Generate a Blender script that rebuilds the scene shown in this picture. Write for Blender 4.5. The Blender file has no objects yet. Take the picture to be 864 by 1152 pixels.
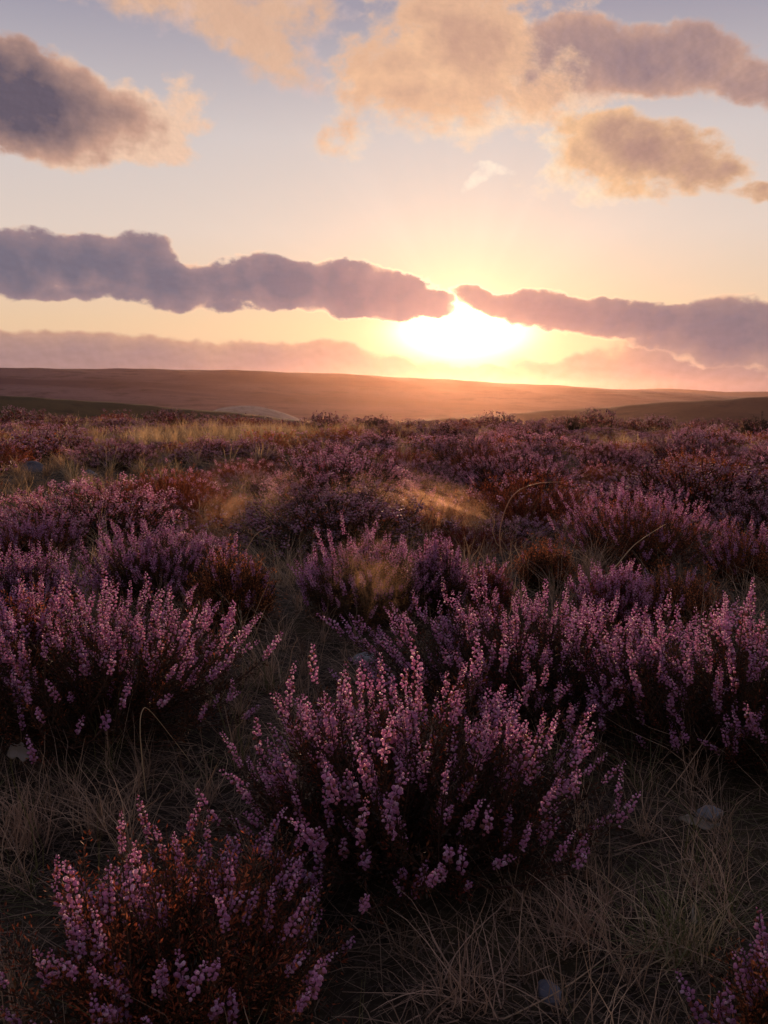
import bpy, math, random
import numpy as np
from mathutils import Vector, Matrix

R_ = math.radians
rng = np.random.default_rng(11)
random.seed(11)
COL = bpy.context.scene.collection

# ------------------------------------------------------------------ camera model
CAMH = 0.95
FPX = 1106.0
PITCH = R_(6.75)
CX, CY = 432.0, 576.0

def pix_dir(px, py):
    """unit direction (world) seen at a photograph pixel; used to measure places"""
    x = (px - CX) / FPX
    u = (CY - py) / FPX
    d = Vector((x, math.cos(PITCH) + u * math.sin(PITCH), -math.sin(PITCH) + u * math.cos(PITCH)))
    return d.normalized()

def azel(px, py):
    d = pix_dir(px, py)
    return math.atan2(d.x, d.y), math.asin(d.z)

def on_ground(px, py):
    d = pix_dir(px, py)
    t = -CAMH / d.z
    for _ in range(6):
        z = float(ground_z(d.x * t, d.y * t))
        t = (z - CAMH) / d.z
    return d.x * t, d.y * t

# ------------------------------------------------------------------ terrain
def ground_z(x, y):
    x = np.asarray(x, float); y = np.asarray(y, float)
    r = np.hypot(x, y)
    und = 0.035 * np.sin(x * 1.3 + 0.7) * np.cos(y * 1.1 + 0.3) + 0.05 * np.sin(x * 0.45 + 2.1) * np.sin(y * 0.38 + 0.4)
    und = und * np.clip((r - 0.6) / 2.0, 0, 1) + 0.10 * np.sin(x * 0.13 + y * 0.07 + 1.0) * np.clip((r - 8) / 12, 0, 1)
    far = np.clip((y - 25.0 - 0.05 * x) / 150.0, 0, 1)
    drop = -34.0 * far * far * (3 - 2 * far)
    return und + drop

# ------------------------------------------------------------------ mesh helpers
def mesh_from(name, verts, faces_list, mats, attrs=None, smooth=True):
    """faces_list: list of (faces array Nxk, material index). attrs: dict name -> per-vertex float"""
    me = bpy.data.meshes.new(name)
    verts = np.asarray(verts, np.float32)
    me.vertices.add(len(verts)); me.vertices.foreach_set('co', verts.ravel())
    loops = np.concatenate([np.asarray(f, np.int32).ravel() for f, _ in faces_list])
    sizes = np.concatenate([np.full(len(f), np.asarray(f).shape[1], np.int32) for f, _ in faces_list])
    mi = np.concatenate([np.full(len(f), m, np.int32) for f, m in faces_list])
    starts = np.concatenate([[0], np.cumsum(sizes)[:-1]]).astype(np.int32)
    me.loops.add(len(loops)); me.loops.foreach_set('vertex_index', loops)
    me.polygons.add(len(sizes)); me.polygons.foreach_set('loop_start', starts)
    me.polygons.foreach_set('loop_total', sizes)
    me.polygons.foreach_set('material_index', mi)
    me.polygons.foreach_set('use_smooth', np.full(len(sizes), smooth))
    for m in mats: me.materials.append(m)
    me.update(calc_edges=True)
    for k, v in (attrs or {}).items():
        a = me.attributes.new(k, 'FLOAT', 'POINT'); a.data.foreach_set('value', np.asarray(v, np.float32))
    return me

class Geo:
    """collects pieces of geometry with one 'rnd' value per vertex and a material index"""
    def __init__(s): s.v = []; s.f = {}; s.r = []; s.n = 0
    def add(s, v, f, r, mi=0):
        v = np.asarray(v, np.float32).reshape(-1, 3); f = np.asarray(f, np.int64)
        s.v.append(v); s.f.setdefault((mi, f.shape[1]), []).append(f + s.n)
        s.r.append(np.broadcast_to(np.asarray(r, np.float32), (len(v),)).copy()); s.n += len(v)
    def stamp(s, tv, tf, M, T, r, mi=0):
        """many copies of a template: M (N,3,3) T (N,3) r (N)"""
        N = len(T)
        if N == 0: return
        v = np.einsum('nij,kj->nki', M, tv) + T[:, None, :]
        f = tf[None] + (np.arange(N) * len(tv))[:, None, None]
        s.add(v.reshape(-1, 3), f.reshape(-1, tf.shape[1]), np.repeat(r, len(tv)), mi)
    def merge(s, g, M=None, T=None, mi=None, k=1.0, o=0.0):
        v = np.concatenate(g.v)
        if M is not None: v = v @ np.asarray(M).T
        if T is not None: v = v + np.asarray(T)
        s.v.append(v.astype(np.float32)); s.r.append((np.concatenate(g.r) * k + o).clip(0, 1))
        for (m, k), fl in g.f.items():
            s.f.setdefault((m if mi is None else mi, k), []).append(np.concatenate(fl) + s.n)
        s.n += len(v)
    def mesh(s, name, mats, smooth=True):
        return mesh_from(name, np.concatenate(s.v), [(np.concatenate(fl), m) for (m, k), fl in s.f.items()], mats, {'rnd': np.concatenate(s.r)}, smooth)

def link(name, me, parent=None, loc=None):
    o = bpy.data.objects.new(name, me); COL.objects.link(o)
    if parent is not None: o.parent = parent
    if loc is not None: o.location = loc
    return o

def tag(o, label=None, cat=None, group=None, kind=None):
    if label: o['label'] = label
    if cat: o['category'] = cat
    if group: o['group'] = group
    if kind: o['kind'] = kind
    return o

def frames(D, roll=None):
    """rotation matrices (N,3,3) taking +Z to D"""
    D = D / np.linalg.norm(D, axis=1, keepdims=True)
    up = np.where(np.abs(D[:, 2:3]) > 0.9, np.array([[1., 0, 0]]), np.array([[0, 0, 1.]]))
    X = np.cross(up, D); X /= np.linalg.norm(X, axis=1, keepdims=True)
    Y = np.cross(D, X)
    if roll is not None:
        c, s_ = np.cos(roll)[:, None], np.sin(roll)[:, None]
        X, Y = X * c + Y * s_, -X * s_ + Y * c
    return np.stack([X, Y, D], axis=2)

def tube(P, rad, sides=4):
    """P (N,S,3) polylines, rad (N,S) -> verts, quads"""
    N, S, _ = P.shape
    T = np.gradient(P, axis=1); T /= np.linalg.norm(T, axis=2, keepdims=True) + 1e-9
    up = np.zeros_like(T); up[..., 0] = 1.0
    alt = np.zeros_like(T); alt[..., 1] = 1.0
    up = np.where(np.abs(T[..., 0:1]) > 0.8, alt, up)
    X = np.cross(up, T); X /= np.linalg.norm(X, axis=2, keepdims=True)
    Y = np.cross(T, X)
    a = np.arange(sides) * 2 * np.pi / sides
    V = P[:, :, None, :] + rad[:, :, None, None] * (X[:, :, None, :] * np.cos(a)[None, None, :, None] + Y[:, :, None, :] * np.sin(a)[None, None, :, None])
    idx = np.arange(N * S * sides).reshape(N, S, sides)
    A = idx[:, :-1, :]; B = np.roll(A, -1, axis=2); Cc = idx[:, 1:, :]; D = np.roll(Cc, -1, axis=2)
    F = np.stack([A, B, D, Cc], axis=-1).reshape(-1, 4)
    return V.reshape(-1, 3), F

# ------------------------------------------------------------------ node helper
class NT:
    def __init__(s, tree): s.t = tree; s.n = tree.nodes; s.l = tree.links
    def node(s, typ, **kw):
        n = s.n.new(typ)
        for k, v in kw.items(): setattr(n, k, v)
        return n
    def m(s, op, a, b=None, c=None, clamp=False):
        n = s.n.new('ShaderNodeMath'); n.operation = op; n.use_clamp = clamp
        for i, q in enumerate((a, b, c)):
            if q is None: continue
            if isinstance(q, (int, float)): n.inputs[i].default_value = q
            else: s.l.new(q, n.inputs[i])
        return n.outputs[0]
    def vm(s, op, a, b=None, scale=None):
        n = s.n.new('ShaderNodeVectorMath'); n.operation = op
        for i, q in enumerate((a, b)):
            if q is None: continue
            if isinstance(q, (tuple, list)): n.inputs[i].default_value = q
            else: s.l.new(q, n.inputs[i])
        if scale is not None:
            if isinstance(scale, (int, float)): n.inputs['Scale'].default_value = scale
            else: s.l.new(scale, n.inputs['Scale'])
        return n.outputs['Value' if op in ('DOT_PRODUCT', 'LENGTH', 'DISTANCE') else 'Vector']
    def noise(s, vec, scale, detail=4, rough=0.55, dist=0.0, color=False):
        n = s.n.new('ShaderNodeTexNoise'); n.inputs['Scale'].default_value = scale
        n.inputs['Detail'].default_value = detail; n.inputs['Roughness'].default_value = rough
        n.inputs['Distortion'].default_value = dist
        if vec is not None: s.l.new(vec, n.inputs['Vector'])
        return n.outputs['Color' if color else 'Fac']
    def ss(s, x, a, b, lo=0.0, hi=1.0):
        n = s.n.new('ShaderNodeMapRange'); n.interpolation_type = 'SMOOTHSTEP'
        for nm, q in (('Value', x), ('From Min', a), ('From Max', b), ('To Min', lo), ('To Max', hi)):
            if isinstance(q, (int, float)): n.inputs[nm].default_value = q
            else: s.l.new(q, n.inputs[nm])
        return n.outputs[0]
    def ramp(s, fac, stops, interp='LINEAR'):
        n = s.n.new('ShaderNodeValToRGB'); r = n.color_ramp; r.interpolation = interp
        while len(r.elements) < len(stops): r.elements.new(0.5)
        for e, (p, c) in zip(r.elements, stops):
            e.position = p; e.color = (*c, 1)
        s.l.new(fac, n.inputs[0]); return n.outputs[0]
    def mix(s, f, a, b, mode='MIX'):
        n = s.n.new('ShaderNodeMix'); n.data_type = 'RGBA'; n.blend_type = mode
        for nm, q in ((0, f), (6, a), (7, b)):
            if isinstance(q, (int, float)): n.inputs[nm].default_value = q
            elif isinstance(q, (tuple, list)): n.inputs[nm].default_value = (*q, 1)
            else: s.l.new(q, n.inputs[nm])
        return n.outputs[2]

def srgb(r, g, b):
    f = lambda c: (c / 255 / 12.92) if c / 255 <= 0.04045 else ((c / 255 + 0.055) / 1.055) ** 2.4
    return (f(r), f(g), f(b))

def new_mat(name):
    m = bpy.data.materials.new(name); m.use_nodes = True
    t = NT(m.node_tree); m.node_tree.nodes.clear()
    out = t.node('ShaderNodeOutputMaterial')
    return m, t, out

def leafy_mat(name, stops, rough=0.6, transl=0.35, obj_var=0.25, spec=0.25):
    """thin plant tissue: diffuse/gloss plus light passing through; colour from a per-piece value"""
    m, t, out = new_mat(name)
    at = t.node('ShaderNodeAttribute', attribute_name='rnd')
    oi = t.node('ShaderNodeObjectInfo')
    col = t.ramp(at.outputs['Fac'], stops)
    tc = t.node('ShaderNodeTexCoord')
    n = t.noise(tc.outputs['Object'], 9.0, 3)
    k = t.m('ADD', t.m('MULTIPLY', t.m('SUBTRACT', oi.outputs['Random'], 0.5), obj_var), t.m('MULTIPLY', t.m('SUBTRACT', n, 0.5), 0.9))
    hsv = t.node('ShaderNodeHueSaturation')
    t.l.new(col, hsv.inputs['Color'])
    t.l.new(t.m('ADD', 1.0, k), hsv.inputs['Value'])
    t.l.new(t.m('ADD', 0.5, t.m('MULTIPLY', t.m('SUBTRACT', oi.outputs['Random'], 0.5), 0.03)), hsv.inputs['Hue'])
    p = t.node('ShaderNodeBsdfPrincipled'); t.l.new(hsv.outputs[0], p.inputs['Base Color'])
    p.inputs['Roughness'].default_value = rough; p.inputs['Specular IOR Level'].default_value = spec
    tr = t.node('ShaderNodeBsdfTranslucent'); t.l.new(hsv.outputs[0], tr.inputs['Color'])
    mx = t.node('ShaderNodeMixShader'); mx.inputs[0].default_value = transl
    t.l.new(p.outputs[0], mx.inputs[1]); t.l.new(tr.outputs[0], mx.inputs[2]); t.l.new(mx.outputs[0], out.inputs[0])
    return m

M = {}
M['petal'] = leafy_mat('heather_petal', [(0.0, (0.22, 0.09, 0.06)), (0.12, (0.42, 0.15, 0.20)), (0.35, (0.56, 0.24, 0.38)), (0.7, (0.68, 0.33, 0.58)), (1.0, (0.92, 0.72, 0.80))], 0.5, 0.45, 0.3)
M['petal_far'] = leafy_mat('heather_petal_weathered', [(0.0, (0.20, 0.08, 0.06)), (0.2, (0.42, 0.17, 0.19)), (0.6, (0.66, 0.33, 0.48)), (1.0, (0.92, 0.70, 0.76))], 0.5, 0.45, 0.9)
M['leaf'] = leafy_mat('heather_leaf', [(0.0, (0.018, 0.014, 0.008)), (0.5, (0.045, 0.028, 0.012)), (0.8, (0.085, 0.035, 0.014)), (1.0, (0.14, 0.05, 0.02))], 0.65, 0.25, 0.4)
M['rust'] = leafy_mat('rusty_leaf', [(0.0, (0.11, 0.032, 0.014)), (0.5, (0.34, 0.078, 0.035)), (1.0, (0.52, 0.17, 0.07))], 0.65, 0.4, 0.9)
M['stem'] = leafy_mat('woody_stem', [(0.0, (0.02, 0.012, 0.008)), (1.0, (0.10, 0.05, 0.03))], 0.75, 0.0, 0.3)
M['straw'] = leafy_mat('dry_grass_blade', [(0.0, (0.07, 0.045, 0.035)), (0.35, (0.20, 0.135, 0.085)), (0.65, (0.42, 0.28, 0.17)), (0.9, (0.68, 0.48, 0.30)), (0.93, (0.11, 0.10, 0.035)), (1.0, (0.15, 0.14, 0.05))], 0.6, 0.35, 0.2)
M['tawny'] = leafy_mat('tawny_grass_blade', [(0.0, (0.18, 0.10, 0.04)), (0.5, (0.56, 0.36, 0.16)), (1.0, (0.70, 0.52, 0.28))], 0.6, 0.45, 0.2)

def rock_mat(name, c1, c2, bump=0.4):
    m, t, out = new_mat(name)
    tc = t.node('ShaderNodeTexCoord')
    n1 = t.noise(tc.outputs['Object'], 6, 6, 0.6); n2 = t.noise(tc.outputs['Object'], 40, 4, 0.7)
    col = t.mix(t.ss(n1, 0.35, 0.7), c1, c2)
    col = t.mix(t.ss(n2, 0.55, 0.75, 0, 0.6), col, (0.10, 0.10, 0.06))
    p = t.node('ShaderNodeBsdfPrincipled'); t.l.new(col, p.inputs['Base Color']); p.inputs['Roughness'].default_value = 0.85
    b = t.node('ShaderNodeBump'); b.inputs['Strength'].default_value = bump; b.inputs['Distance'].default_value = 0.01
    t.l.new(n2, b.inputs['Height']); t.l.new(b.outputs[0], p.inputs['Normal']); t.l.new(p.outputs[0], out.inputs[0])
    return m
M['rock'] = rock_mat('moor_stone', (0.07, 0.07, 0.085), (0.15, 0.145, 0.16))
M['pale_rock'] = rock_mat('pale_stone', (0.16, 0.16, 0.16), (0.28, 0.27, 0.26))
M['dead_leaf'] = leafy_mat('dead_leaf', [(0.0, (0.22, 0.18, 0.13)), (1.0, (0.34, 0.29, 0.23))], 0.6, 0.3, 0.2)

# ground soil and litter
m, t, out = new_mat('moor_ground'); M['ground'] = m
tc = t.node('ShaderNodeTexCoord'); P = tc.outputs['Object']
n1 = t.noise(P, 0.45, 5, 0.6); n2 = t.noise(P, 5.0, 6, 0.65); n3 = t.noise(P, 60.0, 5, 0.7)
c = t.mix(t.ss(n2, 0.35, 0.7), (0.018, 0.012, 0.008), (0.055, 0.040, 0.024))
c = t.mix(t.ss(n1, 0.48, 0.62, 0, 0.55), c, (0.10, 0.075, 0.032))
c = t.mix(t.ss(n3, 0.5, 0.7, 0, 0.7), c, (0.13, 0.10, 0.065))
sep = t.node('ShaderNodeSeparateXYZ'); t.l.new(P, sep.inputs[0])
far = t.ss(sep.outputs[1], 18.0, 45.0)
c = t.mix(t.m('MULTIPLY', far, 0.7), c, (0.10, 0.045, 0.04))
p = t.node('ShaderNodeBsdfPrincipled'); t.l.new(c, p.inputs['Base Color']); p.inputs['Roughness'].default_value = 0.95; p.inputs['Specular IOR Level'].default_value = 0.1
b = t.node('ShaderNodeBump'); b.inputs['Strength'].default_value = 0.9; b.inputs['Distance'].default_value = 0.03
t.l.new(t.m('ADD', n2, t.m('MULTIPLY', n3, 0.4)), b.inputs['Height']); t.l.new(b.outputs[0], p.inputs['Normal']); t.l.new(p.outputs[0], out.inputs[0])

def hill_mat(name, base, second, third, sx=1.0, patch=0.010):
    m, t, out = new_mat(name)
    tc = t.node('ShaderNodeTexCoord'); P = tc.outputs['Object']
    mp = t.node('ShaderNodeMapping'); mp.inputs['Scale'].default_value = (0.35 * sx, 1.0, 2.0); t.l.new(P, mp.inputs[0])
    a = t.noise(mp.outputs[0], patch, 6, 0.62, 0.6); b_ = t.noise(P, patch * 6, 6, 0.7); d = t.noise(P, patch * 40, 4, 0.75)
    c = t.mix(t.ss(a, 0.42, 0.60), base, second)
    c = t.mix(t.ss(b_, 0.5, 0.68, 0, 0.8), c, third)
    c = t.mix(t.ss(d, 0.5, 0.7, 0, 0.5), c, tuple(x * 0.5 for x in base))
    p = t.node('ShaderNodeBsdfPrincipled'); t.l.new(c, p.inputs['Base Color']); p.inputs['Roughness'].default_value = 0.95; p.inputs['Specular IOR Level'].default_value = 0.05
    b = t.node('ShaderNodeBump'); b.inputs['Strength'].default_value = 0.5; b.inputs['Distance'].default_value = 0.6
    t.l.new(t.m('ADD', b_, t.m('MULTIPLY', d, 0.5)), b.inputs['Height']); t.l.new(b.outputs[0], p.inputs['Normal']); t.l.new(p.outputs[0], out.inputs[0])
    return m

# ------------------------------------------------------------------ ground sheet and hills
def build_ground():
    az = np.linspace(-math.pi, math.pi, 361)[:-1]
    rr = np.concatenate([[0.0], np.geomspace(0.25, 60, 190), np.geomspace(62, 9000, 60)])
    A, Rr = np.meshgrid(az, rr, indexing='ij')
    X = Rr * np.sin(A); Y = Rr * np.cos(A)
    Z = ground_z(X, Y)
    h = (np.sin(X * 9.1 + 1.7 * np.sin(Y * 7.3)) * np.sin(Y * 8.3 + 1.9 * np.sin(X * 6.1))) * 0.008
    Z = Z + h * (Rr < 15)
    V = np.stack([X, Y, Z], -1)
    na, nr = A.shape
    idx = np.arange(na * nr).reshape(na, nr)
    a = idx[:, 1:-1]; b = np.roll(idx, -1, axis=0)[:, 1:-1]; c_ = np.roll(idx, -1, axis=0)[:, 2:]; d = idx[:, 2:]
    F = np.stack([a, d, c_, b], -1).reshape(-1, 4)
    tri = np.stack([np.zeros(na, int), idx[:, 1], np.roll(idx[:, 1], -1)], -1)
    me = mesh_from('ground', V.reshape(-1, 3), [(F, 0), (tri, 0)], [M['ground']])
    tag(link('ground', me), kind='structure')
build_ground()

VALLEY = -36.0
def build_hill(name, sky, dist, foot, back, mat, az0, az1, rough=1.0, zbase=VALLEY):
    """hill whose crest passes through measured directions at its own real distance"""
    pts = sorted(azel(px, py) for px, py in sky)
    xs = np.array([p_[0] for p_ in pts]); es = np.array([p_[1] for p_ in pts])
    na, nr = 260, 60
    az = np.linspace(R_(az0), R_(az1), na)
    el = np.interp(az, xs, es)
    k = np.ones(21) / 21; el = np.convolve(np.pad(el, 10, mode='edge'), k, 'valid')
    D = dist(az) if callable(dist) else np.full(na, float(dist))
    top = CAMH + D / np.cos(0) * np.tan(el)
    s = np.linspace(0, 1, nr)
    V = np.zeros((na, nr, 3))
    for j in range(nr):
        if s[j] < 0.7:
            q = s[j] / 0.7; r = D * foot + (D - D * foot) * q
            z = zbase + (top - zbase) * (q - 0.05 * q ** 12 + 0.02 * math.sin(q * 9.0) * (1 - q)) / 0.95
        else:
            q = (s[j] - 0.7) / 0.3; r = D + (back) * q
            z = zbase + (top - zbase) * (math.cos(q * math.pi / 2))
        w = rough * (np.sin(az * 60 + j * 0.4) * 0.35 + np.sin(az * 173 + 1.3 * j) * 0.15) * D / 700.0
        V[:, j] = np.stack([r * np.sin(az), r * np.cos(az), z + w * math.sin(math.pi * s[j])], -1)
    idx = np.arange(na * nr).reshape(na, nr)
    F = np.stack([idx[:-1, :-1], idx[1:, :-1], idx[1:, 1:], idx[:-1, 1:]], -1).reshape(-1, 4)
    tag(link(name, mesh_from(name, V.reshape(-1, 3), [(F, 0)], [mat])), kind='structure')

M['hill_far'] = hill_mat('far_hill_moorland', (0.080, 0.042, 0.052), (0.17, 0.10, 0.10), (0.035, 0.020, 0.026), 1.0, 0.004)
M['hill_left'] = hill_mat('olive_hillside', (0.055, 0.045, 0.022), (0.09, 0.065, 0.03), (0.035, 0.026, 0.018), 1.0, 0.02)
M['hill_right'] = hill_mat('brown_hillside', (0.085, 0.045, 0.032), (0.13, 0.075, 0.05), (0.045, 0.025, 0.02), 1.0, 0.012)
M['pale_field'] = hill_mat('pale_field_grass', (0.26, 0.21, 0.16), (0.38, 0.32, 0.25), (0.16, 0.13, 0.09), 1.0, 0.05)
M['ridge'] = hill_mat('distant_ridge_moorland', (0.09, 0.07, 0.08), (0.12, 0.09, 0.10), (0.07, 0.05, 0.06), 1.0, 0.002)
build_hill('far_hill', [(-900, 430), (-500, 420), (-150, 414), (0, 414), (150, 414.5), (280, 416.5), (400, 421), (520, 428), (650, 435), (760, 441), (864, 447), (1100, 460), (1600, 480)],
           1500, 0.45, 900, M['hill_far'], -60, 45)
build_hill('distant_ridge', [(-900, 450), (0, 450), (500, 441), (700, 437), (790, 440), (864, 442.5), (1100, 441), (1700, 446)], 3000, 0.7, 600, M['ridge'], -50, 60, 3)
build_hill('olive_hill', [(-900, 425), (-300, 435), (0, 445), (60, 447.5), (120, 452), (200, 459), (260, 464), (320, 471), (400, 482), (600, 520)],
           300, 0.5, 200, M['hill_left'], -60, 10, 1.0, -38)
build_hill('brown_hill', [(250, 500), (400, 480), (460, 474), (540, 468), (640, 461), (740, 453.5), (800, 449), (864, 446.5), (1100, 436), (1700, 425)],
           460, 0.5, 250, M['hill_right'], -12, 62, 1.5, -38)
build_hill('pale_field', [(150, 520), (215, 476), (240, 460.5), (262, 456.5), (285, 456), (310, 461), (335, 470), (355, 480), (420, 520)],
           560, 0.8, 60, M['pale_field'], -16, 0, 0.3, -38)

# ------------------------------------------------------------------ heather pieces
def bell(sides, rings):
    V = []; F = []
    for (z, r) in rings:
        for k in range(sides):
            a = 2 * math.pi * k / sides
            V.append((r * math.cos(a), r * math.sin(a), z))
    for i in range(len(rings) - 1):
        for k in range(sides):
            F.append((i * sides + k, i * sides + (k + 1) % sides, (i + 1) * sides + (k + 1) % sides, (i + 1) * sides + k))
    return np.array(V), np.array(F)
FLORET = bell(6, [(0, 0.22), (0.22, 0.46), (0.62, 0.50), (0.95, 0.30), (1.0, 0.40)])
FLORET_LOW = bell(5, [(0, 0.20), (0.45, 0.50), (1.0, 0.32)])
FLORET_FAR = bell(3, [(0, 0.2), (1.0, 0.4)])
FLORET_MID = bell(4, [(0, 0.16), (0.45, 0.52), (1.0, 0.22)])
LEAFLET = (np.array([(0, 0, 0), (0.16, 0.0, 0.45), (0, 0.05, 1.0), (-0.16, 0.0, 0.45)]), np.array([(0, 1, 2, 3)]))

def spike_geo(rg, L, n, size, tmpl, petal=0, leaf=None, drop=0.12, width=1.0, bud=True):
    """a raceme along +Z from the origin: florets in loose whorls, smaller towards the tip"""
    g = Geo()
    bend = rg.normal(0, 0.10, 2)
    def axis(t): return np.stack([bend[0] * L * t * t, bend[1] * L * t * t, L * t], -1)
    tt = np.sort((np.arange(n) + rg.uniform(-0.4, 0.4, n)) / n).clip(0, 1)
    clump = np.sin(tt * rg.uniform(14, 26) + rg.uniform(0, 6)) * 0.5 + rg.uniform(-0.5, 0.5, n)
    keep = clump > -1 + 2 * drop
    tt = tt[keep]; n = len(tt)
    ang = np.arange(n) * 2.39996 + rg.uniform(-0.5, 0.5, n)
    taper = np.where(tt > 0.55, 1 - (tt - 0.55) / 0.45 * 0.55, 1.0) * np.where(tt < 0.12, 0.8, 1)
    lean = rg.uniform(0.1, 0.9, n) * (1 - tt * 0.3)
    D = np.stack([np.cos(ang), np.sin(ang), lean * 0.9 + (tt > 0.85) * 1.0], -1)
    D /= np.linalg.norm(D, axis=1, keepdims=True)
    off = size * 0.30 * width + size * rg.uniform(0, 0.75, n) * taper * width
    T = axis(tt) + np.stack([np.cos(ang), np.sin(ang), np.zeros(n)], -1) * off[:, None]
    sc = size * taper * rg.uniform(0.72, 1.15, n)
    Mx = frames(D, rg.uniform(0, 6.28, n)) * sc[:, None, None]
    r = rg.beta(2.2, 2.2, n) * 0.75 + 0.18 + 0.1 * tt; r = np.where(rg.random(n) < 0.11, 0.03, r)
    g.stamp(tmpl[0], tmpl[1], Mx, T, r.clip(0, 1), petal)
    if leaf is not None:
        s = np.linspace(0, 1, 5); P = axis(s)[None]
        v, f = tube(P, np.linspace(0.0011, 0.0006, 5)[None], 3); g.add(v, f, 0.5, leaf)
        k = max(6, n // 2); t2 = rg.random(k); a2 = rg.uniform(0, 6.28, k)
        D2 = np.stack([np.cos(a2), np.sin(a2), np.full(k, 0.8)], -1)
        g.stamp(LEAFLET[0], LEAFLET[1], frames(D2, a2) * (0.0075 * rg.uniform(0.6, 1.2, k))[:, None, None], axis(t2), rg.random(k), leaf)
    return g

def shoots(rg, n, R, H, spread=1.0, jitter=0.12, upright=0.5, lowcut=1.5):
    """paths of n shoots from the root crown to a lumpy dome; returns P (n,S,3)"""
    ct = rg.uniform(0.02, 1.0, n) ** 0.8
    th = np.arccos(ct.clip(0, 1)) * spread
    th = np.minimum(th, lowcut)
    ph = rg.uniform(0, 2 * np.pi, n)
    lump = 1 + 0.10 * np.sin(ph * 3 + rg.uniform(0, 6)) * np.sin(th * 3 + rg.uniform(0, 6)) + 0.08 * np.sin(ph * 7 + 1.0)
    k = rg.normal(1.0, jitter, n).clip(0.62, 1.28) * lump
    tip = np.stack([R * np.sin(th) * np.cos(ph) * k, R * np.sin(th) * np.sin(ph) * k, H * (np.cos(th) ** 0.75) * k + 0.03], -1)
    b = rg.normal(0, 0.13, (n, 2)) * R
    base = np.stack([b[:, 0], b[:, 1], np.zeros(n)], -1)
    ctrl = base * 0.5 + tip * np.array([0.62, 0.62, 0.30]) + rg.normal(0, 0.02, (n, 3)) * [1, 1, 0.3]
    ctrl[:, 2] *= (1 - 0.3 * upright)
    t = np.linspace(0, 1, 7)[None, :, None]
    return (1 - t) ** 2 * base[:, None] + 2 * t * (1 - t) * ctrl[:, None] + t * t * tip[:, None]

def sprig_leaves(rg, g, P, per, size, mi, lo=0.3, hi=1.0, rr=None):
    n, S, _ = P.shape
    t = rg.uniform(lo, hi, (n, per)) * (S - 1)
    i = np.minimum(t.astype(int), S - 2); f = (t - i)[..., None]
    rows = np.arange(n)[:, None]
    A = P[rows, i]; B = P[rows, i + 1]
    pos = (A * (1 - f) + B * f).reshape(-1, 3)
    T = (B - A).reshape(-1, 3); T /= np.linalg.norm(T, axis=1, keepdims=True) + 1e-9
    N = len(pos)
    side = rg.normal(0, 1, (N, 3)); side -= (side * T).sum(1, keepdims=True) * T; side /= np.linalg.norm(side, axis=1, keepdims=True)
    D = side * rg.uniform(0.5, 1.1, (N, 1)) + T * 0.8
    off = side * (np.abs(rg.normal(0, 0.010, (N, 1))))
    r = rg.random(N) if rr is None else rr(N)
    g.stamp(LEAFLET[0], LEAFLET[1], frames(D, rg.uniform(0, 6.28, N)) * (size * rg.uniform(0.6, 1.4, N))[:, None, None], pos + off, r, mi)

def end_dirs(rg, P, lift=0.35, jit=0.17):
    D = P[:, -1] - P[:, -3]
    D /= np.linalg.norm(D, axis=1, keepdims=True)
    D = D + np.array([0, 0, lift]) + rg.normal(0, jit, D.shape)
    return D / np.linalg.norm(D, axis=1, keepdims=True)

def side_twigs(rg, P, per, L):
    """short side twigs leaving the upper half of each shoot"""
    n, S, _ = P.shape
    rows = np.repeat(np.arange(n), per); t = rg.uniform(0.45, 0.97, n * per) * (S - 1)
    i = np.minimum(t.astype(int), S - 2); f = (t - i)[:, None]
    A = P[rows, i]; B = P[rows, i + 1]; p0 = A * (1 - f) + B * f
    T = B - A; T /= np.linalg.norm(T, axis=1, keepdims=True)
    side = rg.normal(0, 1, (n * per, 3)); D = T + side * 0.45 + [0, 0, 0.35]; D /= np.linalg.norm(D, axis=1, keepdims=True)
    ln = (L * rg.uniform(0.5, 1.2, n * per))[:, None]
    s = np.linspace(0, 1, 7)[None, :, None]
    return p0[:, None] + D[:, None] * ln[:, None] * s + np.array([0, 0, 1.0]) * (s ** 2) * ln[:, None] * 0.15

# spike variants shared by every close bush
SPK = []
for i in range(12):
    rg = np.random.default_rng(100 + i)
    L = 0.046 + 0.0056 * i
    SPK.append((spike_geo(rg, L, int(L * 470), 0.0068, FLORET, 0, 1, drop=0.12 + 0.05 * (i % 4), width=0.72), L))
SPK_MESH = [g.mesh('flower_spike', [M['petal'], M['leaf']]) for g, _ in SPK]
SPKL = []
for i in range(12):
    rg = np.random.default_rng(100 + i)
    L = 0.046 + 0.0056 * i
    SPKL.append(spike_geo(rg, L, int(L * 420), 0.0071, FLORET_LOW, 0, None, drop=0.12 + 0.05 * (i % 4), width=0.72))

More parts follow.
